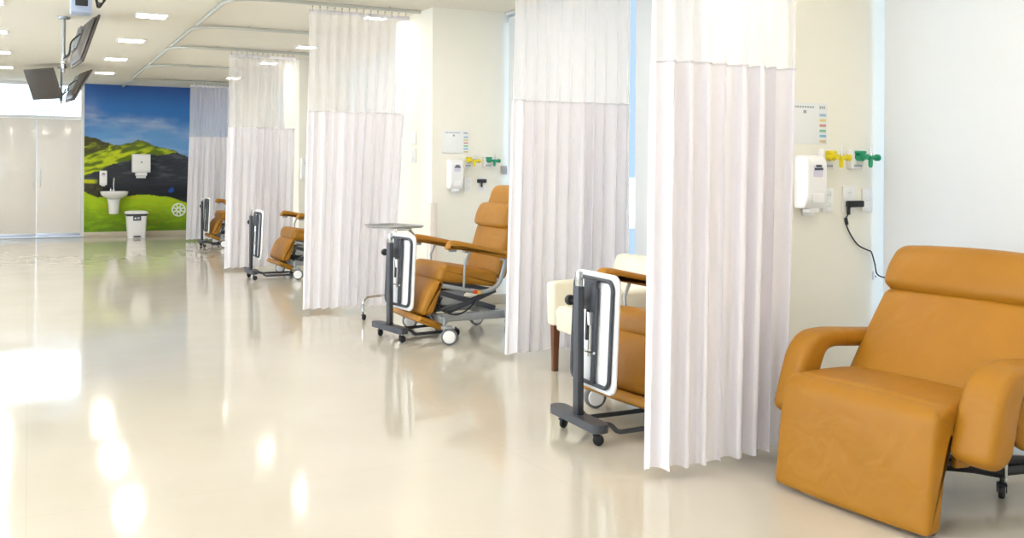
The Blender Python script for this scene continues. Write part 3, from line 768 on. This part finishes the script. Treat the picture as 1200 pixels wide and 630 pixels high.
# ------------------------------------------------------------------ treatment recliners
def treatment_recliner(loc, rz, label):
    t = thing('treatment_recliner', label, 'recliner', loc, rz, 'treatment recliners in the bays')
    seat = fillet([(-.025, .46), (-.012, .545), (.03, .578), (.20, .548), (.47, .50), (.47, .39), (.05, .445)], [.03, .04, .04, .1, .03, .03, .04], 5, .05)
    MB().pad(seat, -.30, .30, .035, .010, 8, 4).build('seat', 'orange', t, 60)
    leg = fillet([(-.008, .468), (.035, .46), (-.055, .205), (-.135, .205), (-.152, .24), (-.085, .41)], [.03, .03, .03, .03, .03, .1], 5, .05)
    MB().pad(leg, -.285, .285, .035, .010, 8, 4).build('leg_rest', 'orange', t, 60)
    ft = fillet([(-.19, .165), (-.165, .205), (.02, .135), (.005, .085)], .018, 4, .05)
    MB().pad(ft, -.30, .30, .02, .004, 6, 4).build('foot_plate', 'orange', t, 60)
    lk = MB()
    for y in (-.2, .2): lk.tube([(.0, y, .10), (-.06, y, .20), (.02, y, .36)], .01, 8)
    lk.box((-.075, 0, .203), (.03, .5, .02), .004)
    lk.build('foot_bracket', 'grey', t)
    Mb = T(.44, 0, .47) @ RY(rad(16.5))
    bk = fillet([(.0, .0), (.0, .39), (.10, .39), (.11, .0)], [.03, .03, .05, .04], 5, .05)
    MB().pad(bk, -.29, .29, .04, .014, 8, 4, M=Mb).build('backrest', 'orange', t, 60)
    bo = fillet([(-.035, .385), (-.045, .48), (-.02, .575), (.09, .575), (.10, .385)], [.03, .06, .04, .04, .03], 5, .04)
    MB().pad(bo, -.285, .285, .04, .01, 8, 4, M=Mb).build('neck_bolster', 'orange', t, 60)
    hd = fillet([(.0, .57), (.005, .685), (.03, .735), (.09, .735), (.10, .57)], [.02, .05, .03, .03, .02], 5, .04)
    MB().pad(hd, -.215, .215, .055, .006, 8, 5, M=Mb).build('headrest', 'orange', t, 60)
    for s in (1, -1):
        a = fillet([(.0, .70), (.03, .765), (.10, .757), (.58, .655), (.58, .60), (.10, .70)], [.02, .03, .04, .02, .02, .03], 5, .05)
        MB().pad(a, s*.37-.046, s*.37+.046, .026, .004, 4, 4).build('armrest', 'orange', t, 60)
        f = MB()
        f.tube([(.0, s*.322, .425), (.33, s*.322, .355), (.46, s*.322, .40), (.50, s*.325, .52), (.52, s*.345, .645)], .017, 10, rnd=.08)
        f.box((.06, s*.36, .69), (.05, .05, .02), .004); f.box((.5, s*.36, .61), (.07, .05, .02), .004)
        f.tube([(.17, s*.322, .40), (.17, s*.345, .60), (.22, s*.352, .70)], .010, 8)
        f.build('arm_frame', 'grey', t)
    for c, x in (('red', .255), ('amber', .285)):
        MB().cyl((x, -.338, .37-(x-.255)*.2), (x, -.352, .37-(x-.255)*.2), .015, 14).build('button', c, t)
    b = MB()
    for s in (1, -1): b.box((.29, s*.25, .175), (.62, .05, .06), .008)
    b.box((.0, 0, .175), (.06, .72, .05), .008); b.box((.56, 0, .175), (.06, .66, .05), .008)
    b.build('base_frame', 'grey', t)
    c = MB()
    for s in (1, -1):
        c.box((.25, s*.2, .29), (.5, .025, .04), .005, rot=RY(rad(17))); c.box((.28, s*.2, .28), (.45, .025, .04), .005, rot=RY(rad(-20)))
        c.box((.24, s*.25, .405), (.46, .03, .03), .004, rot=RY(rad(11)))
    c.cyl((.05, 0, .2), (.34, 0, .36), .03, 14)
    c.build('lift_linkage', 'dark', t)
    MB().box((.13, -.13, .32), (.2, .16, .12), .015).build('actuator_box', 'grey', t)
    MB().tube(smooth([(.05, -.2, .33), (.0, -.26, .25), (.12, -.3, .20), (.25, -.26, .24), (.33, -.2, .30)]), .006, 6).build('cable', 'black', t)
    for (x, y, rr) in ((.0, -.41, -.42), (.0, .41, -.3), (.56, -.33, -.3), (.56, .33, 0)):
        add_caster(t, (x-.02, y), .20, .062, rr, 'grey', 'tyre', 'white')
    return t
T0 = treatment_recliner((2.765, 6.97, 0), 0., 'caramel treatment recliner in the middle bay, shown from arms to headrest')
def place(src, loc, rz, label):
    o = dup(src); o.location = loc; o.rotation_euler = (0, 0, rz); o['label'] = label; return o
place(T0, (2.80, 4.10, 0), .10, 'caramel treatment recliner half hidden behind the nearest curtain')
place(T0, (2.775, 11.49, 0), .02, 'small distant caramel recliner showing between the third and fourth curtains')
place(T0, (2.80, 16.28, 0), .0, 'farthest caramel recliner, a sliver between the fourth and fifth curtains')

# ------------------------------------------------------------------ overbed tables
def overbed_table(loc, rz, label):
    t = thing('overbed_table', label, 'table', loc, rz, 'folded overbed tables')
    MB().slab([(p.x, p.y) for p in rrect(.085, .47, .035, 0, 5)], .072, .112).build('base_bar', 'dark', t, 40)
    for s in (1, -1):
        MB().tube([(.0, s*.14, .09), (.10, s*.14, .085), (.13, s*.15, .045), (.52, s*.15, .045)], .012, 10, rnd=.05).build('base_leg', 'dark', t)
        add_caster(t, (0, s*.165), .075, .027, .4*s, 'black', 'black'); add_caster(t, (.5, s*.15), .07, .025, .2, 'black', 'black')
    c = MB(); c.box((0, 0, .42), (.036, .052, .63), .006); c.build('column', 'dark', t)
    MB().box((0, -.0, .755), (.024, .04, .10), .003).build('inner_column', 'steel', t)
    k = MB().cyl((0, .026, .655), (0, .075, .655), .008, 10).lathe([(.012, .07), (.024, .075), (.027, .088), (.024, .1), (.012, .104)], (0, 0, .655), 'Y', 16)
    k.build('height_knob', 'black', t)
    Mt = T(.075, -.02, .515) @ RY(rad(2.5))       # folded-down top, local z up the panel
    op = [(p.x, p.y) for p in rrect(.55, .40, .045, 0, 6)]
    R = Mt @ RY(-PI/2)                              # slab x-> panel z
    MB().slab(op, -.018, .004, M=R).build('tabletop', 'laminate', t, 40)
    e = MB(); e.tube([Vector((p[0], p[1], -.007)) for p in op], 0.0105, 8, closed=True, M=R); e.build('edge_trim', 'white', t, 60)
    ip = rrect(.505, .36, .045, 0, 6)
    e = MB(); e.tube([Vector((p.x, p.y, .014)) for p in ip], .0105, 8, closed=True, M=R); e.build('under_frame', 'dark', t, 60)
    e = MB(); e.box((.175, -.0, .028), (.15, .11, .02), .006, M=R); e.box((.10, .03, .02), (.30, .022, .016), .004, M=R); e.box((-.02, -.045, .022), (.46, .03, .018), .004, M=R)
    e.build('hinge_bracket', 'dark', t)
    e = MB(); e.cyl((.03, -.015, .03), (-.12, -.015, .03), .008, 10, M=R); e.cyl((-.10, -.06, .03), (-.10, .05, .03), .007, 10, M=R); e.cyl((.09, -.0, .034), (.03, -.012, .034), .011, 10, M=R)
    e.build('gas_strut', 'chrome', t)
    e = MB()
    for q in ((.23, .04), (.23, -.04), (.1, -.04)): e.cyl((q[0], q[1], .038), (q[0], q[1], .042), .006, 8, M=R)
    e.build('bolt', 'steel', t)
    return t
O0 = overbed_table((2.40, 4.05, 0), -.02, 'grey overbed table with folded white top left of the nearest curtain')
place(O0, (2.46, 6.96, 0), .16, 'grey overbed table folded in front of the middle bay recliner')
place(O0, (2.32, 11.38, 0), .0, 'small distant overbed table standing against the fourth curtain')
place(O0, (2.52, 16.2, 0), .0, 'farthest overbed table standing against the curtain by the mural')

# ------------------------------------------------------------------ steel tray stand
t = thing('tray_stand', 'flat steel tray on a chrome wheeled stand behind the middle overbed table', 'table', (2.79, 7.80, 0), .25)
MB().ring_loft([[Vector((p.x, p.y, p.z)) for p in q] for q in (rrect(.28, .44, .03, .795), rrect(.30, .46, .035, .797), rrect(.325, .485, .04, .815), rrect(.315, .475, .04, .815), rrect(.29, .45, .03, .801))]).build('tray', 'steel', t, 40)
MB().tube([(.0, -.23, .788), (-.13, -.23, .788), (-.13, .23, .788), (.0, .23, .788)], .007, 8, rnd=.03).box((0.02, 0, .787), (.03, .44, .012), .003).build('tray_frame', 'chrome', t)
MB().tube([(.02, -.17, .79), (.10, -.17, .74), (.10, -.17, .2), (.10, -.17, .145)], .012, 10, rnd=.06).build('pole', 'chrome', t)
MB().tube([(-.20, .16, .075), (-.20, .16, .19), (-.06, .16, .20), (.10, .05, .2), (.10, -.17, .19), (.10, -.32, .15), (-.1, -.34, .075)], .011, 10, rnd=.09).build('base_tube', 'chrome', t)
for p in ((-.20, .16), (-.1, -.34)): add_caster(t, p, .08, .026, .5, 'black', 'black')
MB().tube([(.10, -.1, .2), (.28, .10, .19), (.30, .16, .075)], .011, 10, rnd=.05).build('rear_leg', 'chrome', t)
add_caster(t, (.30, .16), .08, .026, .2, 'black', 'black')

# ------------------------------------------------------------------ cream armchair
t = thing('armchair', 'cream armchair with brown wooden legs behind the near overbed table', 'chair', (3.33, 5.12, 0), .0)
for s in (1, -1):
    a = fillet([(-.32, .30), (-.33, .575), (.0, .585), (.26, .60), (.28, .30)], [.015, .03, .1, .03, .02], 5, .05)
    MB().pad(a, s*.31-.05, s*.31+.05, .02, .004, 4, 4).build('arm', 'cream', t, 60)
MB().pad(fillet([(-.31, .27), (-.32, .40), (-.29, .43), (.2, .42), (.2, .27)], [.02, .03, .03, .02, .02], 5, .05), -.262, .262, .02, .006, 6, 4).build('seat', 'cream', t, 60)
MB().pad(fillet([(.12, .40), (.19, .735), (.29, .735), (.29, .30), (.18, .30)], [.02, .04, .04, .02, .02], 5, .05), -.355, .355, .03, .008, 6, 4).build('backrest', 'cream', t, 60)
for (x, y) in ((-.285, .315), (-.285, -.315), (.24, .315), (.24, -.315)):
    MB().ring_loft([rrect(.036, .036, .006, 0, 2), rrect(.05, .05, .008, .302, 2)], M=T(x, y, 0)).build('leg', 'wood', t)

# ------------------------------------------------------------------ televisions on ceiling poles
def tv_mount(loc, label, arms):
    t = thing('ceiling_pole_mount', label, 'mount', loc, 0, 'ceiling poles carrying televisions')
    MB().lathe([(.0, -.02), (.055, -.02), (.06, -.008), (.06, 0), (0, 0)], (0, 0, 0), 'Z', 18).build('ceiling_plate', 'grey', t)
    MB().cyl((0, 0, -.01), (0, 0, -.56), .016, 14).build('pole', 'grey', t)
    MB().cyl((0, 0, -.38), (0, 0, -.52), .026, 14).box((0, 0, -.45), (.05, .07, .05), .006).build('collar', 'chrome', t)
    for (dx, dy, dz) in arms:
        MB().tube([(0, 0, -.45), (dx*.6, dy*.6, dz*.4-.45), (dx, dy, dz-.45)], .013, 10, rnd=.03).build('arm', 'grey', t)
def television(loc, yaw, tilt, label, w=.72, h=.43):
    # local: screen faces -x
    t = thing('television', label, 'television', loc, 0, 'ceiling televisions')
    t.rotation_euler = (RZ(yaw) @ RY(-tilt)).to_euler()
    MB().box((-.012, 0, 0), (.024, w, h), .006).build('bezel', 'tv', t)
    MB().box((-.0245, 0, .006), (.003, w-.036, h-.045), .001).build('screen', 'screen', t)
    MB().ring_loft([[Vector((x, p.x, p.y)) for p in rrect(w*a, h*b, .03, 0)] for x, a, b in ((.01, .94, .92), (.03, .88, .84), (.05, .66, .6))], M=T(0, 0, 0)).build('back_cover', 'tv', t, 40)
    b = MB(); b.box((.06, 0, 0), (.02, .2, .2), .004); b.box((.075, .07, 0), (.02, .03, .26), .004); b.box((.075, -.07, 0), (.02, .03, .26), .004)
    b.build('wall_bracket', 'grey', t)
    MB().tube(smooth([(.06, .1, .05), (.11, .06, -.05), (.09, 0, -.16), (.12, -.03, -.22)]), .008, 6).build('cables', 'black', t)
tv_mount((.315, 10.72, HC), 'nearer ceiling pole holding a single television', [(.06, -.2, .12)])
tv_mount((.445, 16.25, HC), 'farther ceiling pole holding two televisions back to back', [(-.07, -.05, .12), (.06, -.15, .12)])
television((.485, 10.38, 2.52), PI+.08, rad(18), 'nearer television turned edge-on, high on the ceiling pole', .80, .48)
television((.20, 15.9, 2.51), rad(33), rad(20), 'left distant television with flat dark face tilted down', .70, .47)
television((.655, 15.75, 2.49), PI+.13, rad(28), 'right distant television seen edge-on beside the mural corner', .72, .52)
t = thing('projector_box', 'blue grey device box hanging from the ceiling at the top edge', 'device', (.36, 8.2, 0))
MB().box((0, 0, 2.63), (.15, .20, .30), .012).build('casing', 'bluegrey', t)
MB().box((0, 0, 2.787), (.06, .06, .024), .004).build('ceiling_bracket', 'grey', t)
MB().box((.0, -.102, 2.555), (.09, .004, .05), .002).build('dark_panel', 'black', t)
MB().lathe([(.0, -.108), (.026, -.106), (.03, -.1), (0, -.098)], (0, 0, 2.66), 'Y', 16).build('lens', 'black', t)
w = MB()
for k in range(4):
    a0 = k*.8
    w.tube([(.50+.04*math.cos(a)*(1-.12*k), 8.2+.012*k, 2.63+.055*math.sin(a+a0*.2)-.01*k) for a in [2*PI*q/18 for q in range(18)]], .006, 6, closed=True)
w.tube([(.50, 8.2, 2.68), (.505, 8.2, 2.74), (.495, 8.2, 2.797)], .006, 6)
tag(w.build('cable_coil', 'black'), 'loose black cable coil hanging beside the blue grey ceiling device', 'cable')

# ------------------------------------------------------------------ light
wd = bpy.data.worlds.new('sky'); scn.world = wd; wd.use_nodes = True
nt = wd.node_tree; N = nt.nodes; L = nt.links
bg = N['Background']
tc = N.new('ShaderNodeTexCoord')
dp = N.new('ShaderNodeVectorMath'); dp.operation = 'DOT_PRODUCT'; dp.inputs[1].default_value = (-1, 0, 0)
L.new(tc.outputs['Generated'], dp.inputs[0])
mr = N.new('ShaderNodeMapRange'); mr.interpolation_type = 'SMOOTHSTEP'
mr.inputs['From Min'].default_value = -.42; mr.inputs['From Max'].default_value = -.08; mr.inputs['To Min'].default_value = .72; mr.inputs['To Max'].default_value = 4.6
L.new(dp.outputs['Value'], mr.inputs['Value']); L.new(mr.outputs[0], bg.inputs['Strength'])
rp = N.new('ShaderNodeValToRGB'); L.new(dp.outputs['Value'], rp.inputs['Fac'])
rp.color_ramp.elements[0].position = 0; rp.color_ramp.elements[0].color = lin('#cfe4fb')
rp.color_ramp.elements[1].position = .12; rp.color_ramp.elements[1].color = lin('#eef5ff')
L.new(rp.outputs['Color'], bg.inputs['Color'])

vs_ = scn.view_settings
scn.display_settings.display_device = 'sRGB'
vs_.view_transform = 'Standard'; vs_.look = 'None'; vs_.gamma = 1; vs_.use_curve_mapping = False
vs_.exposure = 0.66
